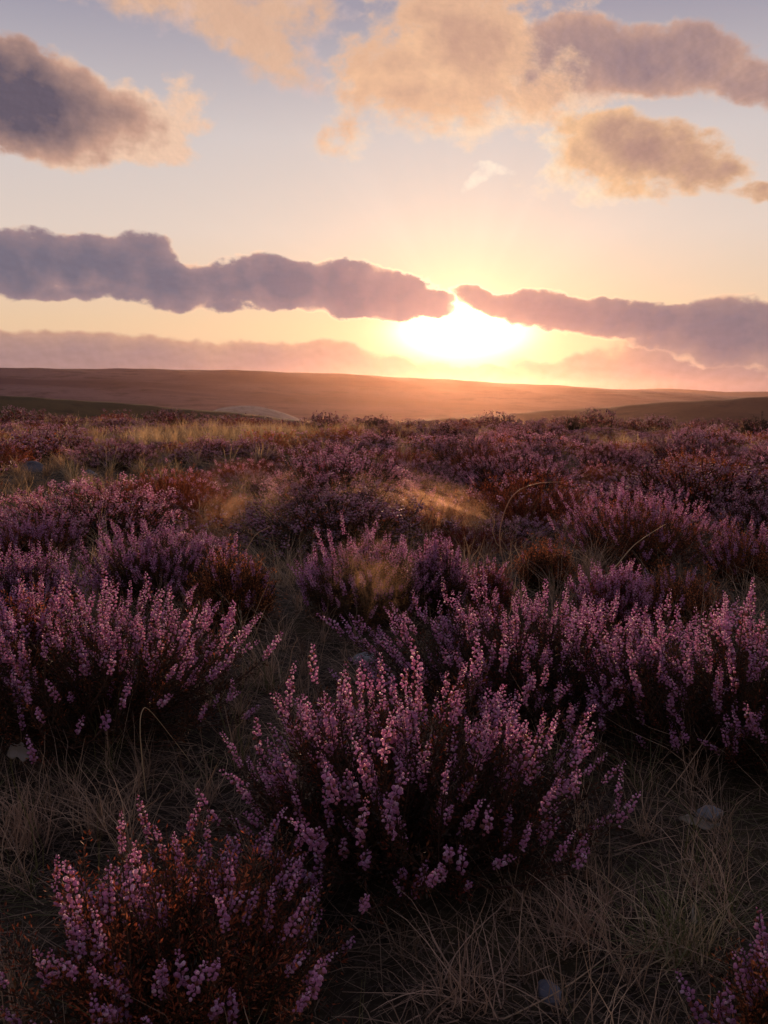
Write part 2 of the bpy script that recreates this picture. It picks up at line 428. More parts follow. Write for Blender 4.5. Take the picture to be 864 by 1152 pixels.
def hero_bush(name, x, y, R, H, n, label, cat='heather bush', group='heather bushes in close view', spikes=100, leafmat='leaf', rusty=0.0, flower=0.85, seed=1, scale=1.0, lift=0.75, indiv=True, spread=1.0, jitter=0.13, bare=0.0, up=0.55):
    rg = np.random.default_rng(seed)
    root = link(name, None, loc=(x, y, float(ground_z(x, y)) - 0.01))
    root.empty_display_size = 0.1
    tag(root, label, cat, group)
    P = shoots(rg, n, R, H, spread, jitter)
    sgn = np.linspace(0, 1, 7)[None, :, None]
    P = P + np.array([0, 0, 1.0]) * (sgn ** 3) * rg.uniform(0, 0.05, (n, 1, 1)) * scale
    # woody stems
    g = Geo(); rad = np.linspace(0.0032, 0.0010, 7)[None] * rg.uniform(0.7, 1.3, (n, 1)) * scale
    v, f = tube(P, rad, 4); g.add(v, f, rg.random(), 0)
    tw = side_twigs(rg, P, 3, 0.09 * scale)
    v, f = tube(tw, np.linspace(0.0012, 0.0006, 7)[None] * np.ones((len(tw), 1)) * scale, 3); g.add(v, f, 0.6, 0)
    link('stem', g.mesh('stem', [M['stem']]), root)
    # foliage
    g = Geo()
    rr = (lambda N: rg.random(N)) if rusty <= 0 else None
    sprig_leaves(rg, g, P, 110, 0.011 * scale, 0, 0.30, 1.0)
    sprig_leaves(rg, g, tw, 22, 0.009 * scale, 1 if rusty > 0 else 0, 0.0, 1.0)
    if rusty > 0.5: sprig_leaves(rg, g, P, 26, 0.009 * scale, 1, 0.6, 1.0)
    else: sprig_leaves(rg, g, P[: n // 4], 40, 0.009 * scale, 1, 0.6, 1.0)
    link('foliage', g.mesh('foliage', [M[leafmat], M['rust']]), root)
    # flower spikes at the ends of the shoots and of some side twigs
    ends = [(P[i, -1], d) for i, d in enumerate(end_dirs(rg, P, lift))]
    sel = rg.permutation(len(tw))[: int(n * 0.30)]
    ed = end_dirs(rg, tw, lift)
    ends += [(tw[i, 3], ed[i]) for i in sel]
    ends = [e for e in ends if rg.random() < flower * (0.12 + 0.88 * min(1, max(0, (e[0][2] / H - 0.12) / 0.40)))]
    camv = Vector((-x, -y, CAMH)); 
    rec = []
    for p_, d in ends:
        k = int(rg.integers(0, len(SPK)))
        s = scale * rg.uniform(0.7, 1.15)
        Mx = frames(np.array([d]), np.array([rg.uniform(0, 6.28)]))[0] * s
        dist = math.dist((x + p_[0], y + p_[1], p_[2]), (0, 0, CAMH))
        # hidden at the far side of the dome counts less
        rec.append((dist - 0.5 * p_[2], k, Mx, p_))
    rec.sort(key=lambda q: q[0])
    nind = spikes if indiv else 0
    for dist, k, Mx, p_ in rec[:nind]:
        o = link('flower_spike', SPK_MESH[k], root)
        m4 = Matrix([[*map(float, Mx[r_])] + [float(p_[r_])] for r_ in range(3)] + [[0, 0, 0, 1]])
        o.matrix_local = m4
    if rec[nind:]:
        g = Geo()
        for dist, k, Mx, p_ in rec[nind:]: g.merge(SPKL[k], Mx, p_)
        o = link('flower_spike' if nind else 'blossom', g.mesh('flower_spike_mass', [M['petal'], M['leaf']]), root)
        if nind: o['kind'] = 'stuff'
    return root

occupied = []   # (x, y, R) for the scatter and the grass

def hero_at(px, by, wpx, topy, n, label, **kw):
    """place a bush whose near foot is seen at (px, by) and that is wpx wide and reaches topy"""
    x, y = on_ground(px, by)
    for _ in range(3):
        dd = math.hypot(x, y); Rr = wpx / 2 / FPX * math.hypot(dd, CAMH)
    ratio = 1 + 0.75 * Rr / math.hypot(x, y)
    x *= ratio; y *= ratio
    Rr = Rr * ratio - 0.07 * kw.get('scale', 1.0)
    d = pix_dir(px, topy); tt = math.hypot(x, y) / math.hypot(d.x, d.y)
    top = CAMH + d.z * tt - float(ground_z(x, y))
    H = max(0.12, (top - 0.10 * kw.get('scale', 1.0)) / 1.12)
    occupied.append((x, y, Rr))
    return hero_bush(kw.pop('name', 'heather_bush'), x, y, Rr, H, n, label, **kw)

hero_at(462, 1035, 405, 772, 240, 'wide pink-purple heather bush in the middle with a hollow dark base and open left side', seed=21, spikes=100)
hero_at(205, 1240, 350, 965, 170, 'dark rusty heather bush with a few tall pink spikes in the bottom left corner', seed=32, spikes=100, rusty=1.0, flower=0.42, lift=0.7, jitter=0.2, scale=0.88)
hero_at(110, 870, 370, 665, 250, 'broad purple heather bush with bare lower twigs at the left edge', seed=23, spikes=100)
hero_at(590, 845, 380, 675, 270, 'pink-purple heather bush right behind the wide middle bush', seed=24, spikes=100)
hero_at(812, 885, 340, 685, 250, 'tall purple heather bush cut by the right edge, above the pale dead leaf', seed=25, spikes=100)
hero_at(415, 715, 180, 604, 200, 'compact lilac heather bush with upright spikes beside the drifting mist', seed=26, spikes=60)
hero_at(178, 690, 190, 592, 220, 'rounded deep purple heather bush behind the broad left-edge bush', seed=27, spikes=40)
hero_at(262, 715, 130, 612, 170, 'rusty brown flowerless heather bush between the purple and lilac bushes', seed=28, rusty=1.0, flower=0.12, spikes=10, lift=0.8)
hero_at(885, 1265, 190, 1125, 60, 'young heather bush with stout pink spikes and orange leaves in the bottom right corner', seed=29, spikes=60, rusty=1.0, flower=0.8, lift=0.8, scale=0.85)
hero_at(20, 720, 150, 620, 220, 'purple heather bush at the left edge above the broad one', seed=30, spikes=40)
hero_at(712, 648, 185, 548, 220, 'low wide heather bush with brownish purple bloom right of the arching stalk', seed=31, spikes=40, rusty=0.3)
hero_at(612, 668, 90, 612, 120, 'small rusty red heather bush behind the pink-purple bushes', seed=33, rusty=1.0, flower=0.05, spikes=5, lift=0.8)
hero_at(835, 665, 110, 590, 150, 'rusty heather bush with sparse purple bloom near the right edge', seed=34, rusty=1.0, flower=0.4, spikes=30)
hero_at(35, 640, 120, 578, 150, 'brownish heather bush with faded bloom at the left edge beside tawny grass', seed=35, rusty=0.6, flower=0.7, spikes=30)
hero_at(492, 705, 95, 604, 130, 'narrow purple heather bush joined to the compact lilac one, with tall thin spikes', seed=36, spikes=40)

hero_at(765, 712, 120, 640, 120, 'low rusty brown bush behind the tall purple bush at the right edge', seed=37, rusty=1.0, flower=0.15, spikes=10, lift=0.8)
hero_at(548, 700, 80, 632, 90, 'little rusty bush with faded tips between the narrow purple bush and the pink-purple one', seed=38, rusty=1.0, flower=0.25, spikes=10, lift=0.8)
hero_at(690, 722, 110, 640, 130, 'low purple bush peeping over the pink-purple bush behind the wide middle one', seed=39, rusty=0.3, flower=0.9, spikes=20, lift=0.8)
hero_at(30, 800, 120, 655, 130, 'rusty pink heather bush tucked against the broad left-edge bush', seed=40, rusty=1.0, flower=0.6, spikes=30, lift=0.8)

# ------------------------------------------------------------------ bushes across the moor
def far_bush(seed, rusty):
    rg = np.random.default_rng(seed); n = 95
    P = shoots(rg, n, 0.42, rg.uniform(0.27, 0.35), 1.0, 0.085)
    g = Geo(); sprig_leaves(rg, g, P, 9, 0.045, 1 if rusty else 0, 0.3, 1.0)
    if not rusty: sprig_leaves(rg, g, P, 3, 0.04, 1, 0.6, 1.0)
    D = end_dirs(rg, P, 0.5); v6 = [spike_geo(rg, 0.05, 6, 0.021, FLORET_FAR, 0, None, 0.1) for _ in range(4)]
    for i in range(n):
        if rg.random() < (0.16 if rusty else 0.75):
            g.merge(v6[i % 4], frames(D[i:i + 1], np.array([rg.uniform(0, 6.28)]))[0] * rg.uniform(0.7, 1.2), P[i, -1], mi=2)
    return g

def mid_bush_meshes(seed, rusty, n, lod):
    rg = np.random.default_rng(seed)
    R, H = 0.42, rg.uniform(0.27, 0.35)
    P = shoots(rg, n, R, H, 1.0, 0.085)
    fo = Geo()
    v, f = tube(P[:, ::2], np.linspace(0.003, 0.0015, 4)[None] * np.ones((n, 1)), 3); fo.add(v, f, 0.2, 1 if rusty else 0)
    sprig_leaves(rg, fo, P, 50 if lod == 0 else 16, 0.013 if lod == 0 else 0.028, 1 if rusty else 0, 0.25, 1.0)
    if not rusty: sprig_leaves(rg, fo, P, 10 if lod == 0 else 5, 0.013 if lod == 0 else 0.03, 1, 0.6, 1.0)
    bl = Geo(); D = end_dirs(rg, P, 0.5)
    tw = side_twigs(rg, P, 1, 0.08); E = end_dirs(rg, tw, 0.5)
    pos = np.concatenate([P[:, -1], tw[:, 3]]); D = np.concatenate([D, E])
    frac = 0.14 if rusty else 0.72
    var = [spike_geo(rg, rg.uniform(0.030, 0.060), 13 if lod == 0 else 6, 0.0100 if lod == 0 else 0.0165, FLORET_MID, 0, None, 0.15) for _ in range(6)]
    for i in range(len(pos)):
        if rg.random() > frac: continue
        s = rg.uniform(0.7, 1.2)
        bl.merge(var[int(rg.integers(6))], frames(D[i:i + 1], np.array([rg.uniform(0, 6.28)]))[0] * s, pos[i])
    return fo, bl

MID = {}
for rusty in (0, 1):
    for k in range(5):
        fo, bl = mid_bush_meshes(500 + 10 * rusty + k, rusty, 250, 0)
        MID[(rusty, k)] = (fo.mesh('foliage', [M['leaf'], M['rust']]), bl.mesh('blossom', [M['petal_far']]))
FAR = {}
for rusty in (0, 1):
    for k in range(4):
        fo, bl = mid_bush_meshes(600 + 10 * rusty + k, rusty, 150, 1)
        g = Geo(); g.merge(fo); g.merge(bl, mi=2)
        FAR[(rusty, k)] = (g, g.mesh('heather_bush', [M['leaf'], M['rust'], M['petal_far']]))

def pixel_of(x, y, z):
    dz = z - CAMH
    f = y * math.cos(PITCH) - dz * math.sin(PITCH); u = y * math.sin(PITCH) + dz * math.cos(PITCH)
    if f <= 0.1: return -999, -999
    return CX + FPX * x / f, CY - FPX * u / f

# clearings of grass seen in the photograph, as places on the ground (centre x, y, half sizes)
clear = []
for (px, py, wpx, hpx) in [(70, 560, 95, 34), (20, 540, 60, 24), (175, 545, 40, 14), (300, 492, 210, 6), (640, 655, 60, 16), (330, 590, 50, 10), (120, 620, 25, 12), (700, 505, 50, 4), (200, 500, 150, 7), (480, 520, 70, 6), (60, 500, 90, 6), (350, 760, 90, 60), (550, 640, 50, 18)]:
    x0, y0 = on_ground(px, py + hpx); x1, y1 = on_ground(px, py - hpx); xc, yc = on_ground(px, py)
    clear.append((xc, (y0 + y1) / 2, wpx / FPX * yc, (y1 - y0) / 2))
def in_clear(x, y):
    for cx, cy, a, b in clear:
        if ((x - cx) / a) ** 2 + ((y - cy) / b) ** 2 < 1: return True
    return False

def vnoise(x, y, s, seed=0):
    return (math.sin(x * s + seed) * math.cos(y * s * 1.3 + seed * 2.1) + 0.6 * math.sin(x * s * 2.1 + y * s * 1.7 + seed * 0.7) + 0.4 * math.cos(x * s * 3.9 - y * s * 3.1 + seed)) / 2.0

cands = []
rs = random.Random(5)
grid = {}
def free(x, y, r):
    for ox, oy, orr in occupied[:19]:
        if math.hypot(x - ox, y - oy) < (orr + r) * 0.80: return False
    gx, gy = int(x // 1.2), int(y // 1.2)
    for i in (-1, 0, 1):
        for j in (-1, 0, 1):
            for (a, b, c_) in grid.get((gx + i, gy + j), ()):
                if math.hypot(x - a, y - b) < (c_ + r) * 0.90: return False
    return True
for _ in range(60000):
    y = math.sqrt(rs.uniform(5.3 ** 2, 33 ** 2)); x = rs.uniform(-1, 1) * (0.48 * y + 1.7)
    r = rs.uniform(0.26, 0.66)
    if in_clear(x, y): continue
    if vnoise(x, y, 0.55, 3) < -0.55: continue
    if vnoise(x * 0.6, y * 1.6, 0.8, 5) < -0.55 and y > 12: continue
    if y < 5.6 and abs(x) < 1.6: continue
    if not free(x, y, r): continue
    grid.setdefault((int(x // 1.2), int(y // 1.2)), []).append((x, y, r))
    cands.append((x, y, r))
cands.sort(key=lambda q: q[1])
inview = []; rest = []
for c_ in cands:
    px, py = pixel_of(c_[0], c_[1], 0.2)
    (inview if -60 < px < 924 else rest).append(c_)
NIND = 280
ind, rest2 = inview[:NIND], inview[NIND:] + rest
print('bushes', len(ind), len(rest2))

def near_label(x, y, rusty):
    px, py = pixel_of(x, y, 0.1)
    kind = 'rusty brown heather bush' if rusty else 'purple blooming heather bush'
    side = 'on the left' if px < 300 else ('in the middle' if px < 580 else 'on the right')
    if y < 8: return f'{kind} just behind the big front bushes {side}'
    if y < 12: return f'{kind} in the belt halfway up the moor {side}'
    if y < 18: return f'small {kind} in the upper belt of the moor {side}'
    return f'tiny {kind} close to the moor edge {side}'

def is_rusty(x, y):
    return vnoise(x, y, 0.9, 8) + rs.uniform(-0.35, 0.35) > 0.12

for i, (x, y, r) in enumerate(ind):
    ru = 1 if is_rusty(x, y) else 0
    lab = near_label(x, y, ru)
    z = float(ground_z(x, y)) - 0.02
    s = r / 0.42; sz = s * rs.uniform(0.6, 1.05) * (0.85 if y > 15 else 1.0) * (0.85 if y > 20 else 1.0)
    occupied.append((x, y, r))
    if y < 13:
        k = rs.randrange(5)
        root = link('heather_bush', None, loc=(x, y, z)); root.empty_display_size = 0.1
        root.rotation_euler = (0, 0, rs.uniform(0, 6.28)); root.scale = (s, s, sz)
        link('foliage', MID[(ru, k)][0], root); link('blossom', MID[(ru, k)][1], root)
    else:
        root = link('heather_bush', FAR[(ru, rs.randrange(4))][1], loc=(x, y, z))
        root.rotation_euler = (0, 0, rs.uniform(0, 6.28)); root.scale = (s, s, sz)
    tag(root, lab, 'heather bush', 'heather bushes spread over the moor')

# a few dark flowerless shrubs that stand against the hills
for px, dist, sx, szz, lab in [(645, 23.5, 0.9, 1.0, 'dark round shrub on the moor edge below the brown hill slope'), (855, 22.5, 1.3, 1.25, 'largest dark shrub on the moor edge at the right border'), (425, 24.0, 0.6, 0.85, 'small dark shrub on the moor edge under the middle of the far hill')]:
    x = math.tan(azel(px, 470)[0]) * dist; rg = np.random.default_rng(int(px))
    P = shoots(rg, 150, 0.42, 0.42, 1.0, 0.07); g = Geo(); sprig_leaves(rg, g, P, 26, 0.032, 0, 0.3, 1.0, rr=lambda N: rg.random(N) * 0.5)
    v, f = tube(P[:, ::2], np.linspace(0.006, 0.002, 4)[None] * np.ones((150, 1)), 3); g.add(v, f, 0.1, 0)
    o = link('dark_shrub', g.mesh('dark_shrub', [M['leaf']]), loc=(x, dist, float(ground_z(x, dist)) - 0.02)); o.scale = (sx, sx, szz)
    tag(o, lab, 'shrub')

# the rest of the moor's heather: one mass
g = Geo()
TINY = {(ru, k): far_bush(700 + ru * 10 + k, ru) for ru in (0, 1) for k in range(4)}
for (x, y, r) in rest2:
    ru = 1 if is_rusty(x, y) else 0
    a = rs.uniform(0, 6.28); s = r / 0.42
    Mx = np.array([[math.cos(a) * s, -math.sin(a) * s, 0], [math.sin(a) * s, math.cos(a) * s, 0], [0, 0, s * rs.uniform(0.7, 1.0)]])
    g.merge(TINY[(ru, rs.randrange(4))], Mx, (x, y, float(ground_z(x, y)) - 0.02), k=rs.uniform(0.35, 1.0), o=rs.uniform(0, 0.25))
tag(link('heather', g.mesh('heather', [M['leaf'], M['rust'], M['petal_far']])), 'far band of small purple and brown heather up to the moor edge', 'heather', kind='stuff')

# ------------------------------------------------------------------ grass
def blades(rg, X, Y, L, lean, width, rv, S=5, az=None, droop=0.6):
    n = len(X)
    a = rg.uniform(0, 2 * np.pi, n) if az is None else az
    H = np.stack([np.cos(a), np.sin(a), np.zeros(n)], -1)
    t = np.linspace(0, 1, S)[None, :, None]
    ln = L[:, None, None]
    up = np.cos(lean)[:, None, None]; ou = np.sin(lean)[:, None, None]
    dr = (droop * rg.uniform(0.3, 1.2, n))[:, None, None]
    wob = rg.normal(0, 0.06, (n, 1, 3)) * np.sin(t * 5) * ln
    P = np.stack([X, Y, ground_z(X, Y) - 0.005], -1)[:, None] + H[:, None] * ln * (ou * t + dr * t * t * 0.5) + np.array([0, 0, 1.0]) * ln * (up * t - dr * up * t * t * 0.55) + wob
    P[..., 2] = np.maximum(P[..., 2], ground_z(P[..., 0], P[..., 1]) + 0.003)
    side = np.cross(H, [0, 0, 1.0]) * np.cos(0.7) + np.array([0, 0, 1.0]) * 0.3
    w = (width[:, None] * (1 - np.linspace(0, 1, S)[None] ** 1.5 * 0.85))[..., None]
    A = P + side[:, None] * w; B = P - side[:, None] * w
    V = np.stack([A, B], 2).reshape(-1, 3)
    idx = np.arange(n * S * 2).reshape(n, S, 2)
    F = np.stack([idx[:, :-1, 0], idx[:, :-1, 1], idx[:, 1:, 1], idx[:, 1:, 0]], -1).reshape(-1, 4)
    return V, F, np.repeat(rv, S * 2)

OCC = np.array(occupied)
def keep_mask(X, Y, k=0.72):
    ok = np.ones(len(X), bool)
    for ox, oy, r in OCC:
        ok &= (X - ox) ** 2 + (Y - oy) ** 2 > (r * k) ** 2
    return ok

def grass_band(rg, g, r0, r1, n, size, width, mat, flat=0.6, patch=None, halfw=0.5):
    yy = np.sqrt(rg.uniform(r0 ** 2, r1 ** 2, n)); xx = rg.uniform(-1, 1, n) * (halfw * yy + 0.9)
    # gather blades into tufts: pull each to one of many tuft centres
    cell = 0.16 if r1 < 8 else 0.4
    jx = np.floor(xx / cell); jy = np.floor(yy / cell)
    hsh = np.sin(jx * 127.1 + jy * 311.7) * 43758.5453; hsh -= np.floor(hsh)
    hs2 = np.sin(jx * 269.5 + jy * 183.3) * 23421.631; hs2 -= np.floor(hs2)
    tx = (jx + hsh) * cell; ty = (jy + hs2) * cell
    isflat = rg.random(n) < flat
    pull = np.where(isflat, 0.0, 0.82)
    xx = xx * (1 - pull) + tx * pull; yy = yy * (1 - pull) + ty * pull
    keep = keep_mask(xx, yy)
    if patch is not None: keep &= patch(xx, yy)
    xx, yy, isflat, hsh = xx[keep], yy[keep], isflat[keep], hsh[keep]; m_ = len(xx)
    L = size * np.where(isflat, rg.uniform(0.5, 1.3, m_), rg.uniform(0.5, 1.3, m_) * (0.6 + hsh))
    lean = np.where(isflat, rg.uniform(1.15, 1.5, m_), np.abs(rg.normal(0.35, 0.3, m_)).clip(0, 1.3))
    rv = np.where(isflat, rg.uniform(0, 0.62, m_), (0.25 + 0.5 * hsh + rg.normal(0, 0.15, m_)).clip(0, 0.9))
    rv = np.where((hsh > 0.86) & (rg.random(m_) < 0.6), 0.97, rv)
    v, f, r = blades(rg, xx, yy, L, lean, width * rg.uniform(0.6, 1.3, m_), rv)
    g.add(v, f, r, mat)

rg = np.random.default_rng(77)
g = Geo()
grass_band(rg, g, 1.0, 3.2, 27000, 0.15, 0.0013, 0, 0.6)
grass_band(rg, g, 3.0, 6.5, 36000, 0.17, 0.0018, 0, 0.5)
grass_band(rg, g, 6.3, 14, 36000, 0.20, 0.0028, 0, 0.35)
grass_band(rg, g, 13, 36, 60000, 0.24, 0.006, 1, 0.20)
def in_clear_v(X, Y):
    ok = np.zeros(len(X), bool)
    for cx, cy, a, b in clear: ok |= ((X - cx) / (a * 1.1)) ** 2 + ((Y - cy) / (b * 1.1)) ** 2 < 1
    return ok
grass_band(rg, g, 5.5, 24, 90000, 0.22, 0.0028, 1, 0.25, in_clear_v)
tag(link('dry_grass', g.mesh('dry_grass', [M['straw'], M['tawny']])), 'matted dry straw-coloured grass covering the ground between the heather', 'grass', kind='stuff')

# single tufts that stand out
def tuft(px, py, n, L, label, spread=0.7, green=False, w=0.0014, wide=0.03):
    x, y = on_ground(px, py); rg = np.random.default_rng(int(px * 7 + py))
    X = x + rg.normal(0, wide, n); Y = y + rg.normal(0, wide, n)
    rv = rg.uniform(0.45, 0.9, n)
    if green: rv = np.where(rg.random(n) < 0.45, 0.97, rv)
    v, f, r = blades(rg, X, Y, L * rg.uniform(0.4, 1.15, n), np.abs(rg.normal(spread * 0.6, spread * 0.45, n)).clip(0, 1.45), w * rg.uniform(0.6, 1.3, n), rv, 7)
    g = Geo(); z = float(ground_z(x, y))
    g.add(v - np.array([x, y, z]), f, r, 0)
    o = link('grass_tuft', g.mesh('grass_tuft', [M['straw']]), loc=(x, y, z))
    tag(o, label, 'grass tuft', 'grass tufts standing out of the mat')
tuft(520, 1130, 120, 0.19, 'spiky fan of pale dry grass at the bottom below the wide middle bush', 0.9)
tuft(765, 1075, 240, 0.17, 'dry grass tuft with a greenish heart above the bottom right corner bush', 1.0, True)
tuft(22, 950, 160, 0.20, 'pale upright grass tuft at the left edge above the rusty corner bush', 0.6)
tuft(115, 930, 120, 0.17, 'grass tuft between the left-edge bush and the rusty corner bush', 0.8)
tuft(800, 1000, 150, 0.13, 'low splayed grass tuft just below the pale dead leaf', 1.1)
tuft(290, 770, 140, 0.18, 'brown grass tuft in the gap behind the wide middle bush', 0.9, True)
tuft(655, 1060, 160, 0.16, 'thin grey grass tuft to the lower right of the wide middle bush', 0.9)
tuft(665, 655, 120, 0.32, 'tall thin grass tuft in the shade under the low wide bush', 0.6, w=0.0016)
tuft(320, 660, 90, 0.34, 'tall arching grass tuft beside the rusty flowerless bush', 0.6, w=0.0016)
tuft(120, 655, 120, 0.32, 'tawny grass tuft between two bushes near the left edge', 0.7, w=0.0018)

def stalk(pts, rad, label, depth_from=None):
    """a single dry stalk through measured places; pts = (px, py, height above ground at that place or None)"""
    P = []
    x0, y0 = on_ground(pts[0][0], pts[0][1]); r0 = math.hypot(x0, y0)
    for (px, py, k) in pts:
        d = pix_dir(px, py); q = (r0 + k) / math.hypot(d.x, d.y)
        P.append((d.x * q, d.y * q, CAMH + d.z * q))
    P = np.array(P); n = len(P)
    t = np.linspace(0, n - 1, 24); out_ = []
    for s in t:
        i = min(int(s), n - 2); f = s - i
        p0, p1, p2, p3 = P[max(i - 1, 0)], P[i], P[i + 1], P[min(i + 2, n - 1)]
        out_.append(0.5 * ((2 * p1) + (-p0 + p2) * f + (2 * p0 - 5 * p1 + 4 * p2 - p3) * f * f + (-p0 + 3 * p1 - 3 * p2 + p3) * f ** 3))
    Q = np.array(out_); base = Q[0].copy()
    v, f = tube((Q - base)[None], np.linspace(rad, rad * 0.4, 24)[None], 5)
    g = Geo(); g.add(v, f, 0.85, 0)
    tag(link('grass_stalk', g.mesh('grass_stalk', [M['straw']]), loc=base), label, 'grass stalk', 'single dry grass stalks')
stalk([(568, 640, 0), (562, 600, 0.0), (575, 560, 0.0), (600, 545, 0.1), (632, 542, 0.2)], 0.0035, 'pale dry stalk arching over the bloom in the middle distance')
stalk([(660, 668, 0), (690, 640, 0), (715, 612, 0.1), (748, 590, 0.2)], 0.0030, 'thin straw stalk leaning up in front of the low wide bush')
stalk([(595, 660, 0), (605, 632, 0), (632, 624, 0.0), (660, 632, 0.0)], 0.0026, 'short curved stalk over the small rusty red bush')
stalk([(165, 900, 0), (158, 830, 0), (160, 800, 0.02), (172, 803, 0.04), (215, 858, 0.1)], 0.0014, 'dry stalk bent sharply like a hairpin below the broad left-edge bush')
stalk([(300, 690, 0), (275, 640, 0), (285, 605, 0.0), (305, 592, 0.05)], 0.0020, 'curling stalk rising beside the rusty flowerless bush')
stalk([(560, 1150, 0), (640, 1108, 0.08), (713, 1050, 0.26)], 0.0016, 'long straight pale stalk lying across the dark grass at the bottom')
stalk([(505, 1060, 0), (570, 1080, 0.0), (650, 1098, 0.03)], 0.0013, 'thin pale stalk crossing the long straight one')
stalk([(380, 1072, 0), (420, 1092, 0), (455, 1100, 0.03)], 0.0013, 'short pale stalk reaching out from the rusty corner bush')
stalk([(745, 900, 0), (775, 860, 0.05), (802, 818, 0.16)], 0.0016, 'slanting stalk in front of the dark base of the right edge bush')
stalk([(690, 958, 0), (725, 948, 0), (760, 940, 0.02)], 0.0014, 'stalk pointing at the pale dead leaf')

# ------------------------------------------------------------------ stones and dead leaves
def stone(px, py, sx, sy, sz, mat, label, seed):
    x, y = on_ground(px, py); rg = np.random.default_rng(seed)
    import bmesh
    bm = bmesh.new(); bmesh.ops.create_icosphere(bm, subdivisions=4, radius=1.0)
    dirs = rg.normal(0, 1, (14, 3)); dirs /= np.linalg.norm(dirs, axis=1, keepdims=True); cut = rg.uniform(0.62, 0.95, 14)
    for v in bm.verts:
        c_ = np.array(v.co)
        for d, q in zip(dirs, cut):
            e = c_ @ d - q
            if e > 0: c_ = c_ - d * e * 0.85
        c_ = c_ * (1 + 0.04 * math.sin(c_[0] * 9 + seed) * math.sin(c_[1] * 7) + 0.02 * math.sin(c_[2] * 21 + c_[0] * 13))
        v.co = (c_[0] * sx, c_[1] * sy, c_[2] * sz)
    me = bpy.data.meshes.new('stone'); bm.to_mesh(me); bm.free()
    me.materials.append(M[mat])
    for p_ in me.polygons: p_.use_smooth = True
    o = link('stone', me, loc=(x, y, float(ground_z(x, y)) + sz * 0.25)); o.rotation_euler = (0, 0, rg.uniform(0, 3))
    tag(o, label, 'stone', 'stones lying in the grass')
stone(32, 530, 0.27, 0.16, 0.10, 'rock', 'grey boulder in tawny grass at the left edge of the moor', 1)
stone(100, 536, 0.16, 0.10, 0.07, 'rock', 'smaller grey boulder beside the bigger one in tawny grass', 2)
stone(410, 745, 0.055, 0.04, 0.03, 'pale_rock', 'small bluish stone below the drifting mist', 3)
stone(798, 918, 0.035, 0.03, 0.018, 'pale_rock', 'small pale stone above the pale dead leaf', 4)
stone(618, 1122, 0.038, 0.022, 0.012, 'rock', 'flat dark stone half hidden under the grass at the bottom', 5)

def dead_leaf(px, py, L, W, rot, label, seed, tilt=0.2, lift=0.02):
    x, y = on_ground(px, py); rg = np.random.default_rng(seed)
    n = 22; m_ = 9; V = []
    for i in range(n):
        t = i / (n - 1); w = W * (math.sin(math.pi * t ** 0.8) ** 0.7) * (1 + 0.25 * math.sin(t * 17 + seed)) + 0.0006
        for j in range(m_):
            s = j / (m_ - 1) * 2 - 1
            V.append((L * (t - 0.5), s * w + 0.006 * math.sin(t * 6), 0.10 * L * math.sin(t * 4 + seed) + 0.35 * abs(s) * w + 0.0015 * math.sin(s * 9 + t * 11)))
    idx = np.arange(n * m_).reshape(n, m_)
    F = np.stack([idx[:-1, :-1], idx[1:, :-1], idx[1:, 1:], idx[:-1, 1:]], -1).reshape(-1, 4)
    g = Geo(); g.add(np.array(V), F, rg.uniform(0.2, 1), 0)
    o = link('dead_leaf', g.mesh('dead_leaf', [M['dead_leaf']]), loc=(x, y, float(ground_z(x, y)) + lift)); o.rotation_euler = (tilt, 0.1, rot)
    so = o.modifiers.new('Solidify', 'SOLIDIFY'); so.thickness = 0.0008
    tag(o, label, 'leaf', 'dead leaves on the grass')
dead_leaf(785, 950, 0.085, 0.010, -0.15, 'long pale dead leaf lying on the grass under the right edge bush', 3, 0.6, 0.05)
dead_leaf(25, 885, 0.06, 0.018, 0.5, 'crumpled brown leaf caught in the grass at the left edge', 5, 1.0, 0.08)
dead_leaf(778, 1062, 0.05, 0.015, 1.1, 'small upright dead leaf in the greenish grass tuft', 7, 1.2, 0.05)

# ------------------------------------------------------------------ mist and haze
def mist(px, py, wpx, hpx, dist, dens, label, seed, rot=0.0, thick=None):
    import bmesh
    d = pix_dir(px, py); q = dist
    c = Vector((0, 0, CAMH)) + d * q
    sx = wpx / 2 / FPX * q; sz = hpx / 2 / FPX * q; sy = thick or sx * 0.6
    bm = bmesh.new(); bmesh.ops.create_icosphere(bm, subdivisions=3, radius=1.0)
    for v in bm.verts: v.co = (v.co.x * sx, v.co.y * sy, v.co.z * sz)
    me = bpy.data.meshes.new('mist'); bm.to_mesh(me); bm.free()
    m, t, out = new_mat('mist_%d' % seed)
    tc = t.node('ShaderNodeTexCoord')
    mp = t.node('ShaderNodeMapping'); mp.inputs['Scale'].default_value = (1 / sx, 1 / sy, 1 / sz); t.l.new(tc.outputs['Object'], mp.inputs[0])
    ln = t.vm('LENGTH', mp.outputs[0])
    mp2 = t.node('ShaderNodeMapping'); mp2.inputs['Scale'].default_value = (1.0, 1.0, 1.6); mp2.inputs['Location'].default_value = (seed * 3.1, 0, 0); mp2.inputs['Rotation'].default_value = (0, 0.5, 0)
    t.l.new(mp.outputs[0], mp2.inputs[0])
    n = t.noise(mp2.outputs[0], 1.7, 4, 0.55, 1.6)
    fall = t.ss(ln, 0.98, 0.0)
    de = t.m('MULTIPLY', t.m('MULTIPLY', fall, fall), t.ss(n, 0.44, 0.66))
    pv = t.node('ShaderNodeVolumePrincipled'); pv.inputs['Color'].default_value = (0.92, 0.58, 0.36, 1); pv.inputs['Anisotropy'].default_value = 0.55
    t.l.new(t.m('MULTIPLY', de, dens), pv.inputs['Density']); t.l.new(pv.outputs[0], out.inputs['Volume'])
    me.materials.append(m)
    o = link('mist', me, loc=c); o.rotation_euler = (0, rot, 0)
    tag(o, label, 'mist', kind='stuff')
